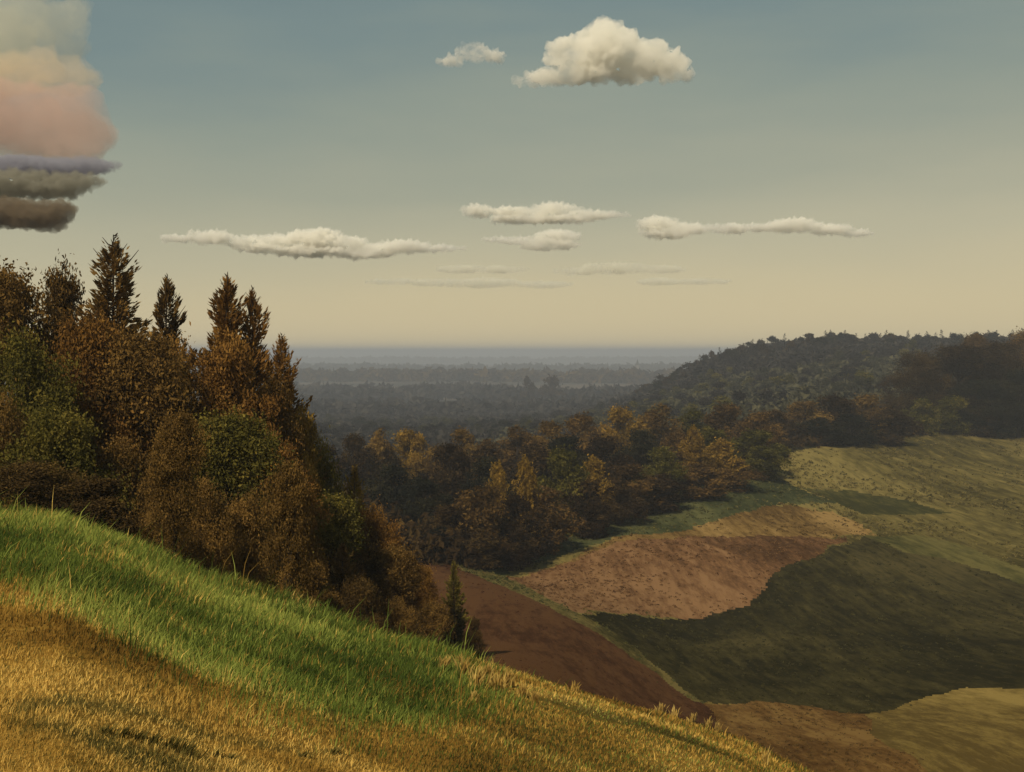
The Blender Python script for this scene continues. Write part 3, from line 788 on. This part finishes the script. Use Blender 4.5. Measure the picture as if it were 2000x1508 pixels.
# --- the church tower far out on the plain
def tower():
    Y = 3000; x = (1245 - 1000) / F * Y; z = zat(x, Y)
    root = link('church_tower', None); root.location = (x, Y, z)
    tag(root, 'hazy pointed church tower standing far out on the plain', 'tower')
    stone, t, b = new_mat('grey_stone'); t.links.new(ramp_node(t, [(.3, (.16, .15, .14, 1)), (.7, (.24, .22, .2, 1))], noise_node(t, .5)), b.inputs['Base Color'])
    slate, t, b = new_mat('roof_slate'); t.links.new(ramp_node(t, [(.3, (.05, .055, .06, 1)), (.7, (.08, .085, .09, 1))], noise_node(t, .5)), b.inputs['Base Color'])
    def frus(s0, s1, z0, z1, y0=0.0, x0=0.0):
        v = [(x0 + sx * s, y0 + sy * s, zz) for s, zz in ((s0, z0), (s1, z1)) for sx, sy in ((-1, -1), (1, -1), (1, 1), (-1, 1))]
        return np.array(v, float), np.array([[0, 1, 5, 4], [1, 2, 6, 5], [2, 3, 7, 6], [3, 0, 4, 7], [3, 2, 1, 0], [4, 5, 6, 7]])
    link('shaft', raw_mesh('shaft', *frus(4, 3.6, -4, 24), [stone]), root)
    link('spire', raw_mesh('spire', *frus(4.3, .25, 24, 41), [slate]), root)
    link('belfry_cornice', raw_mesh('belfry_cornice', *frus(4.5, 4.5, 22.6, 23.9), [stone]), root)
tower()

# ------------------------------------------------------------------ clouds
def cloud_mat(name, colr, dens, scale, thr=0.42, seed=0.0, soft_=.25):
    m = bpy.data.materials.new(name); m.use_nodes = True; t = m.node_tree; t.nodes.clear()
    o = t.nodes.new('ShaderNodeOutputMaterial'); v = t.nodes.new('ShaderNodeVolumePrincipled')
    v.inputs['Color'].default_value = colr; v.inputs['Anisotropy'].default_value = 0.0
    n = noise_node(t, 1.0 / scale, 6, (1, 1, 1.3), .62)
    mr = t.nodes.new('ShaderNodeMapRange'); mr.inputs['From Min'].default_value = thr; mr.inputs['From Max'].default_value = thr + soft_
    mr.inputs['To Min'].default_value = 0; mr.inputs['To Max'].default_value = dens
    t.links.new(n, mr.inputs['Value']); t.links.new(mr.outputs[0], v.inputs['Density'])
    t.links.new(v.outputs[0], o.inputs['Volume']); return m

ICO = None
def ico(level=3):
    import bmesh
    bm = bmesh.new(); bmesh.ops.create_icosphere(bm, subdivisions=level, radius=1)
    v = np.array([q.co[:] for q in bm.verts]); f = np.array([[q.index for q in p.verts] for p in bm.faces]); bm.free(); return v, f
ICO = ico(3)

def cloud(name, puffs, Y, mat, label, cat='cloud', thick=0.6, seed=0, torn=.34):
    """puffs: (px, py, half width, half height) in photograph pixels; one remeshed skin round all of them, its depth like its height"""
    g = np.random.default_rng(seed); vs = []; fs = []; o = 0
    cx = np.mean([p[0] for p in puffs]); cyy = np.mean([p[1] for p in puffs])
    C0 = np.array([(cx - 1000) / F * Y, Y, -(cyy - HOR) / F * Y])
    for px, py, a, b_ in puffs:
        v, f = ICO
        c = np.array([(px - 1000) / F * Y, Y, -(py - HOR) / F * Y]) - C0
        A = a / F * Y; B = b_ / F * Y
        c[1] += g.uniform(-.4, .4) * B
        sc = np.array([A, max(B * 1.3, A * thick), B])
        nz = 1.04 + .20 * np.sin(v[:, 0] * 5 + g.uniform(0, 6)) * np.sin(v[:, 1] * 4 + g.uniform(0, 6)) * np.sin(v[:, 2] * 5 + g.uniform(0, 6))
        vs.append(v * nz[:, None] * sc + c); fs.append(f + o); o += len(v)
    me = raw_mesh(name, np.concatenate(vs), np.concatenate(fs), [mat], smooth=True)
    ob = link(name, me); ob.location = C0
    rm = ob.modifiers.new('remesh', 'REMESH'); rm.mode = 'VOXEL'; rm.voxel_size = max(4.0, min(b_ for *_, b_ in puffs) / F * Y * .22)
    dg = bpy.context.evaluated_depsgraph_get(); ev = ob.evaluated_get(dg)
    nm = bpy.data.meshes.new_from_object(ev); ob.modifiers.clear(); ob.data = nm; nm.name = name
    from mathutils import noise as mnoise
    q = max(b_ for *_, b_ in puffs) / F * Y
    nv = np.empty(len(nm.vertices) * 3, np.float32); nm.vertices.foreach_get('co', nv); nv = nv.reshape(-1, 3)
    nn = np.empty(len(nm.vertices) * 3, np.float32); nm.vertices.foreach_get('normal', nn); nn = nn.reshape(-1, 3)
    for i in range(len(nv)):
        p = Vector(nv[i]) + Vector((seed * 900.0, 0, 0))
        dsp = mnoise.fractal(p / (q * .55), .75, 2.1, 5) * torn
        nv[i] += nn[i] * q * dsp
    nm.vertices.foreach_set('co', nv.ravel()); nm.update()
    tag(ob, label, cat, 'clouds in the evening sky')
    return ob
CW = (1.0, .99, .95, 1)
cm_big = cloud_mat('cumulus_vapour', CW, .06, 130, .36, 0, .34)
cm_far = cloud_mat('distant_cumulus_vapour', CW, .04, 210, .34, 0, .32)
cm_faint = cloud_mat('thin_cloud_vapour', (1, .98, .88, 1), .012, 200, .38, 0, .3)
cloud('cloud', [(1190, 95, 62, 50), (1130, 110, 62, 34), (1255, 115, 60, 38), (1300, 125, 40, 32), (1335, 148, 26, 12), (1080, 150, 55, 14), (1030, 160, 28, 9), (1150, 145, 60, 20), (1225, 140, 50, 22), (1105, 92, 34, 18)],
      4200, cm_big, 'large pale cumulus cloud high above the middle of the picture', seed=1, torn=.26)
cloud('cloud', [(925, 103, 34, 18), (880, 120, 24, 11), (958, 110, 30, 11)], 4200, cm_big, 'small white cloud left of the large cumulus', seed=2, torn=.5)
cloud('cloud', [(350, 466, 34, 7), (410, 464, 46, 12), (480, 472, 46, 11), (550, 472, 52, 13), (612, 468, 58, 19), (668, 476, 50, 14), (735, 486, 46, 11), (790, 482, 52, 11), (855, 485, 46, 5), (600, 490, 70, 10), (520, 484, 60, 8), (700, 494, 70, 9)],
      8600, cm_far, 'long low white cloud bank left of the middle', seed=3, torn=.42)
cloud('cloud', [(935, 412, 32, 12), (1000, 414, 46, 9), (1075, 411, 54, 14), (1140, 420, 46, 9), (1190, 420, 40, 5), (1020, 428, 60, 7), (1100, 428, 60, 6)], 8200, cm_far, 'upper streak of white cloud above the two short ones', seed=4, torn=.5)
cloud('cloud', [(1090, 460, 46, 11), (1020, 470, 50, 7), (1070, 478, 56, 11), (975, 468, 30, 4)], 8800, cm_far, 'short white cloud with a grey underside below the upper streak', seed=5, torn=.5)
cloud('cloud', [(1285, 438, 42, 14), (1340, 446, 46, 10), (1420, 446, 46, 8), (1300, 456, 50, 9), (1480, 445, 40, 6), (1550, 440, 52, 12), (1620, 448, 46, 9), (1670, 456, 30, 6)], 8400, cm_far,
      'long white cloud streak on the right with a wispy end', seed=6, torn=.55)
cloud('cloud', [(1205, 524, 70, 10), (1290, 526, 50, 7), (1130, 530, 50, 6)], 11000, cm_faint, 'faint cream cloud under the short white one', seed=7, torn=.6)
cloud('cloud', [(910, 526, 60, 7), (980, 526, 50, 7)], 11000, cm_faint, 'faint grey streak of cloud right below the long bank', seed=8, torn=.6)
cloud('cloud', [(950, 552, 70, 9), (860, 552, 60, 7), (770, 550, 54, 5), (1060, 556, 60, 6)], 12500, cm_faint, 'thin yellow cloud streak low over the horizon', seed=9, torn=.6)
cloud('cloud', [(1290, 550, 48, 7), (1370, 550, 56, 5)], 12500, cm_faint, 'short thin yellow streak low on the right', seed=10, torn=.6)
# the sunset bank, upper left; yellow to rose sunset light put into vapour colours
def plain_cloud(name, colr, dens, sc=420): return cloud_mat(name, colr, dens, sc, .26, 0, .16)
cloud('cloud', [(60, 50, 105, 60), (0, 90, 110, 50), (-80, 70, 120, 80), (110, 90, 62, 40), (130, 30, 46, 40)], 6400, plain_cloud('grey_yellow_sunset_lit_vapour', (.80, .80, .70, 1), .0024), 'greyish yellow top of the sunset cloud bank in the corner', seed=11, torn=.3)
cloud('cloud', [(60, 145, 110, 40), (-60, 150, 120, 52), (130, 150, 62, 34), (160, 155, 40, 22)], 6200, plain_cloud('apricot_sunset_lit_vapour', (.90, .79, .62, 1), .0036), 'apricot yellow band of the sunset cloud bank', seed=12, torn=.3)
cloud('cloud', [(60, 240, 120, 76), (-60, 230, 120, 84), (140, 250, 70, 66), (178, 275, 42, 42), (140, 200, 52, 40)], 6000, plain_cloud('rose_sunset_lit_vapour', (.84, .67, .60, 1), .0036), 'rose pink body of the sunset cloud bank', seed=13, torn=.22)
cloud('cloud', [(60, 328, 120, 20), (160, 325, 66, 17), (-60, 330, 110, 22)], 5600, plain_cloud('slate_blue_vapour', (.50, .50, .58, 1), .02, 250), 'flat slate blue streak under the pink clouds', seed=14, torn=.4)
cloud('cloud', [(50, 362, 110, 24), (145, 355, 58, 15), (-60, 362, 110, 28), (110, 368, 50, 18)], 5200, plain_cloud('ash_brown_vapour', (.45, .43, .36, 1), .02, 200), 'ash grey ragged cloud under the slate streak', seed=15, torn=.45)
cloud('cloud', [(50, 420, 80, 26), (105, 414, 40, 22), (-50, 420, 90, 32), (130, 408, 22, 13), (25, 402, 36, 16), (90, 440, 40, 10)], 4800, plain_cloud('umber_tree_stand_in_vapour', (.33, .26, .18, 1), .03, 120), 'darkest brown ragged cloud, stand-in for a dark tree, above the left trees', seed=16, torn=.26)  # cloud shape stands in for a dark tree under the sunset sky

# ------------------------------------------------------------------ haze
def haze():
    m = bpy.data.materials.new('haze_air'); m.use_nodes = True; t = m.node_tree; t.nodes.clear()
    o = t.nodes.new('ShaderNodeOutputMaterial'); v = t.nodes.new('ShaderNodeVolumePrincipled')
    v.inputs['Color'].default_value = (.60, .65, .75, 1); v.inputs['Density'].default_value = 2.9e-4
    t.links.new(v.outputs[0], o.inputs['Volume'])
    s = 62000; z0, z1 = float(V[:, 2].min()) - 1, 22
    v_ = np.array([(sx * s, sy * s, z) for z in (z0, z1) for sx, sy in ((-1, -1), (1, -1), (1, 1), (-1, 1))], float)
    f_ = np.array([[0, 1, 5, 4], [1, 2, 6, 5], [2, 3, 7, 6], [3, 0, 4, 7], [3, 2, 1, 0], [4, 5, 6, 7]])
    tag(link('haze', raw_mesh('haze', v_, f_, [m])), kind='stuff')
haze()

# ------------------------------------------------------------------ grass
def grass_mat(name, c1, c2, c3): return leaf_mat(name, c1, c2, c3, .35)
GM_ = [grass_mat('green_blades', (.05, .075, .016, 1), (.115, .15, .028, 1), (.25, .27, .06, 1)),
       grass_mat('straw_blades', (.22, .125, .027, 1), (.40, .25, .055, 1), (.56, .39, .11, 1)),
       grass_mat('dull_blades', (.055, .045, .014, 1), (.09, .075, .02, 1), (.15, .12, .035, 1))]

def blades(x, y, h, w, mi, seed, leanx=.25):
    g = np.random.default_rng(seed); n = len(x); z = H(x, y) - .01
    a = g.uniform(0, np.pi * 2, n); dx = np.cos(a); dy = np.sin(a)
    # blades turn their width across, and bend down the slope
    bx = leanx + g.normal(0, .3, n); by = g.normal(0, .3, n)
    p0 = np.stack([x, y, z], -1); W_ = np.stack([dx, dy, np.zeros(n)], -1) * w[:, None] * .5
    B = np.stack([bx, by, np.zeros(n)], -1) * h[:, None]
    up = np.array([0, 0, 1.0]) * h[:, None]
    mid_ = p0 + up * .6 + B * .35; tip = p0 + up + B
    v = np.stack([p0 - W_, p0 + W_, mid_ + W_ * .75, mid_ - W_ * .75, tip], 1).reshape(-1, 3)
    i = np.arange(n)[:, None] * 5
    q = i + np.array([[0, 1, 2, 3]]); t_ = i + np.array([[3, 2, 4]])
    su = x * .92 - y * .38; sv = x * .38 + y * .92
    tint = np.clip(.5 + .95 * fbm(su / 5.0, sv / .9, 77, 3) + .75 * fbm(x / 3, y / 3, 91, 2) + g.normal(0, .07, n), 0, 1)
    return v, [q, t_], np.concatenate([mi, mi]), np.concatenate([tint, tint])

def grass_field():
    g = np.random.default_rng(3)
    n = 310000
    # denser near the eye, as there each blade shows larger
    D = np.exp(g.uniform(math.log(4.6), math.log(31.5), n)); px = g.uniform(-260, 1850, n)
    x = (px - 1000) / F * D; y = D
    pc = np.interp(px, CREST[:, 0], CREST[:, 1])
    keep = y < CRD + 1.6 * np.sin(px / 210.0) + np.clip((1000 - px) / 400.0, -2, 3) + 1.6
    x, y, px = x[keep], y[keep], px[keep]; n = len(x)
    jx = g.normal(0, .35, n); jy = g.normal(0, .55, n)
    jx = jx * 1.3 + .9 * fbm(x / 1.4, y / 2, 63, 3); jy = jy * 1.3 + 1.6 * fbm(x / 1.4, y / 2, 65, 3)
    gm = inpoly(x + jx, y + jy, GREEN) & (g.random(n) < .93)
    dk = np.zeros(n, bool)
    for P in DARKS: dk |= inpoly(x + jx * .25, y + jy * .25, P)
    dg = np.zeros(n, bool)
    for P in DGREEN: dg |= inpoly(x + jx, y + jy, P)
    mi = np.where(gm, 0, 1); mi[gm & (g.random(n) < .05 + .35 * np.clip(fbm(x / 1.8, y / 2.6, 23, 3), 0, 1))] = 1; mi[dk & (g.random(n) < .75)] = 2
    mi[(~gm) & (g.random(n) < .22 + .5 * np.clip(fbm(x / 2.2, y / 1.6, 13, 3), 0, 1))] = 2
    mi[(~gm) & (px > 700) & (g.random(n) < .42 * np.clip((px - 700) / 300, 0, 1) * (y < CRD - 4))] = 2
    mi[(~gm) & (px > 800) & (g.random(n) < .18)] = 0
    edge = np.clip((y - (CRD - 5)) / 5, 0, 1)
    h = g.uniform(.03, .085, n) * (1 + 1.6 * gm) + edge * g.uniform(0, .14, n) * (.5 + gm)
    h *= 1 + .8 * np.clip(fbm(x / 1.2, y / 1.2, 19, 2), -.4, 1)
    h[g.random(n) < .012] *= 2.5
    w = np.clip(y * .0009, .006, .025) * g.uniform(.6, 1.4, n)
    # two countless swards
    for nm, sel in (('green_grass', gm), ('dry_grass', ~gm)):
        v, f, mm, tt = blades(x[sel], y[sel], h[sel], w[sel], mi[sel], 5)
        if nm == 'green_grass':
            dd = dg[sel]; tt = np.clip(tt - .5 * np.concatenate([dd, dd]), 0, 1)
        me = raw_mesh(nm, v, f, GM_, mat_idx=mm, attrs={'tint': ('FACE', tt)})
        tag(link(nm, me), kind='stuff')
grass_field()

def tussocks(name, reg, n, h0, h1, mi, seed, m_=9, extra=None):
    g = np.random.default_rng(seed); sel = np.flatnonzero(reg & (fD < 440) & (np.abs(fx) < fy * .62))
    k = sel[g.integers(0, len(sel), n)]; x = fx[k] + g.normal(0, .4, n); y = fy[k] + g.normal(0, .8, n)
    kp = fbm(x / 14, y / 20, seed, 3) + g.normal(0, .25, n) > -.05; x = x[kp]; y = y[kp]; n = len(x)
    z = H(x, y); S = g.uniform(h0, h1, n) * np.clip(y / 170, .32, 1.6)
    d = g.normal(size=(n, m_, 3)); d /= np.linalg.norm(d, axis=2)[..., None]; d[..., 2] = np.abs(d[..., 2])
    c = np.stack([x, y, z], -1)[:, None] + d * S[:, None, None] * np.array([1.1, 1.1, .7])
    v, f = leaves(c.reshape(-1, 3), np.repeat(S, m_) * .45, d.reshape(-1, 3), g)
    me = raw_mesh(name, v, f, [mi], attrs={'tint': ('FACE', np.clip(np.repeat(g.uniform(0.1, .9, n), m_) + g.normal(0, .1, n * m_), 0, 1))})
    tag(link(name, me), kind='stuff')
LF = lambda nm, a, b, c: leaf_mat(nm, a, b, c, .15)
R_ = {r[0]: asg == i for i, r in enumerate(regions)}
tussocks('pasture_tussocks', rest & ~nearr, 5200, .18, .42, LF('pasture_tuft', (.04, .036, .013, 1), (.07, .058, .02, 1), (.12, .095, .033, 1)), 91)
tussocks('crop_plants', R_['valley_field'], 4200, .12, .3, LF('crop_leaf', (.016, .017, .008, 1), (.026, .025, .010, 1), (.048, .042, .016, 1)), 92)
tussocks('soil_clods', R_['ploughed_field'], 2600, .08, .2, LF('clod_soil', (.03, .012, .007, 1), (.055, .023, .011, 1), (.10, .045, .02, 1)), 93)
tussocks('soil_clods', R_['ploughed_hollow'], 2400, .12, .3, LF('pale_clod_soil', (.06, .03, .012, 1), (.10, .052, .022, 1), (.17, .10, .045, 1)), 94)
tussocks('stubble', R_['stubble_band'] | R_['stubble_field'], 2600, .1, .3, LF('stubble_straw', (.05, .03, .011, 1), (.09, .055, .018, 1), (.14, .09, .03, 1)), 95)
tussocks('verge_tufts', R_['grass_verge'] | R_['clover_strip'], 1800, .12, .36, LF('verge_leaf', (.03, .036, .014, 1), (.055, .055, .02, 1), (.11, .095, .032, 1)), 96)

# --- tufts and weeds one can pick out
def tuft(name, px, py, hpx, mi, label, cat, group, n=60, spread=.14, lean=.25, wide=1.0, Y=None, seed=0):
    x0, y0 = gp(px, py) if Y is None else ((px - 1000) / F * Y, Y)
    g = np.random.default_rng(seed + int(px) * 3 + int(py)); h0 = hpx / F * y0
    a = g.uniform(0, 6.28, n); r = np.abs(g.normal(0, spread * .5, n)) * h0 * 1.4
    x = r * np.cos(a); y = r * np.sin(a); z0 = zat(x0, y0) - .02
    h = h0 * g.uniform(.5, 1.05, n); w = np.full(n, max(.012, y0 * .0013)) * wide
    bx = lean * g.uniform(.3, 1.5, n) + x / h0 * 1.0 + g.normal(0, .12, n); by = y / h0 + g.normal(0, .15, n)
    p0 = np.stack([x, y, np.zeros(n)], -1); an = g.uniform(0, 3.14, n)
    W_ = np.stack([np.cos(an), np.sin(an), 0 * an], -1) * w[:, None] * .5
    B = np.stack([bx, by, 0 * bx], -1) * h[:, None]; up = np.array([0, 0, 1.0]) * h[:, None]
    m_ = p0 + up * .6 + B * .3; tip = p0 + up + B
    v = np.stack([p0 - W_, p0 + W_, m_ + W_ * .8, m_ - W_ * .8, tip], 1).reshape(-1, 3)
    i = np.arange(n)[:, None] * 5
    tt = np.clip(.6 + g.normal(0, .2, n), 0, 1)
    me = raw_mesh(name, v, [i + np.array([[0, 1, 2, 3]]), i + np.array([[3, 2, 4]])], [GM_[mi]], attrs={'tint': ('FACE', np.concatenate([tt, tt]))})
    o = link(name, me); o.location = (x0, y0, z0); tag(o, label, cat, group); return o
PALE = grass_mat('pale_straw', (.24, .15, .04, 1), (.34, .23, .065, 1), (.44, .32, .10, 1)); GM_.append(PALE)
gt = 'straw coloured tall grass clumps near the crest'
for k, (px, py, h) in enumerate([(865, 1312, 34), (908, 1325, 44), (932, 1345, 46), (952, 1330, 40), (972, 1352, 42), (990, 1340, 34), (1018, 1362, 30), (1045, 1375, 26), (895, 1300, 24), (925, 1372, 26)]):
    tuft('grass_clump', px, py, h, 3, ['dry upright grass clump farthest left in the straw group', 'tall straw grass clump, second in the straw group', 'tallest straw grass clump near the crest',
         'straw clump right behind the tallest one', 'straw clump leaning right of the tallest one', 'thin straw clump towards the bare patch', 'low straw clump beside the reddish bare patch',
         'lowest straw clump, rightmost of the group', 'short straw clump nearest the green crest', 'short straw clump below the group'][k], 'grass clump', gt, n=70, spread=.22, lean=.12, wide=1.5)
for k, (px, py, h, lab) in enumerate([(1290, 1392, 22, 'pale weed on the crest, first of the row'), (1318, 1402, 24, 'pale weed on the crest beside the first'), (1352, 1412, 22, 'middle pale weed of the crest row'),
                                     (1385, 1424, 26, 'tall pale weed right of the middle one'), (1402, 1430, 22, 'pale weed near the end of the crest row'), (1120, 1350, 24, 'ragged yellow grass leaning over the brown field')]):
    tuft('weed', px, py, h, 3, lab, 'weed', 'pale weeds on the crest', n=26, spread=.3, lean=.1, wide=1.3)
for k, (px, py, h, lab) in enumerate([(630, 1190, 40, 'tall green fern like tuft on the crest'), (95, 1004, 26, 'green tuft at the highest point of the crest'), (125, 1008, 30, 'green tuft right of the highest crest point'),
                                     (440, 1135, 32, 'green tuft where the crest juts out'), (480, 1150, 34, 'second green tuft on the jutting crest'), (660, 1205, 34, 'green tuft right of the fern like one'),
                                     (720, 1228, 30, 'green tuft halfway down the crest'), (790, 1248, 30, 'green tuft beside the straw one'), (250, 1056, 28, 'green tuft above the dip of the crest'), (350, 1100, 30, 'green tuft below the shaded shrub')]):
    tuft('grass_tuft', px, py, h, 0, lab, 'grass tuft', 'green tufts along the crest', n=60, spread=.5, lean=.3, wide=1.3)
for k, (px, py, h, lab) in enumerate([(822, 1258, 40, 'straw coloured tuft sticking up on the green crest'), (575, 1185, 34, 'orange straw stalks on the green crest'), (605, 1198, 34, 'second orange straw stalks right of the first'), (912, 1285, 24, 'small straw tuft low on the green crest')]):
    tuft('straw_tuft', px, py, h, 3, lab, 'grass tuft', 'straw tufts on the green crest', n=22, spread=.25, lean=.3, wide=1.2)
for k, (px, py, h, lab) in enumerate([(205, 1436, 26, 'small dark weed farthest left in the bottom row'), (240, 1440, 30, 'reddish dark weed second in the bottom row'), (268, 1446, 26, 'dark weed third in the bottom row'), (300, 1456, 30, 'dark green weed in the middle of the bottom row'),
                                     (332, 1466, 34, 'dark tuft right of the middle of the bottom row'), (362, 1476, 38, 'tallest dark tuft in the bottom row'), (420, 1478, 20, 'low dark weed after the tallest tuft'), (450, 1486, 18, 'lowest dark weed of the bottom row'),
                                     (590, 1478, 16, 'flat dark weed lying left of the twig'), (650, 1472, 18, 'flat dark weed below the meadow stripe')]):
    tuft('dark_weed', px, py, h, 2, lab, 'weed', 'dark weeds in the bottom left corner', n=46, spread=.5, lean=.5, wide=1.5)
tuft('thistle', 1492, 1492, 36, 3, 'single pale grey thistle low on the right slope', 'weed', None, n=12, spread=.2, lean=.1, wide=1.2)
tuft('dry_stalk', 545, 1392, 40, 3, 'single thin pale stalk in the green meadow', 'weed', None, n=3, spread=.1, lean=.6, wide=.8)
print('objects', len(bpy.data.objects))
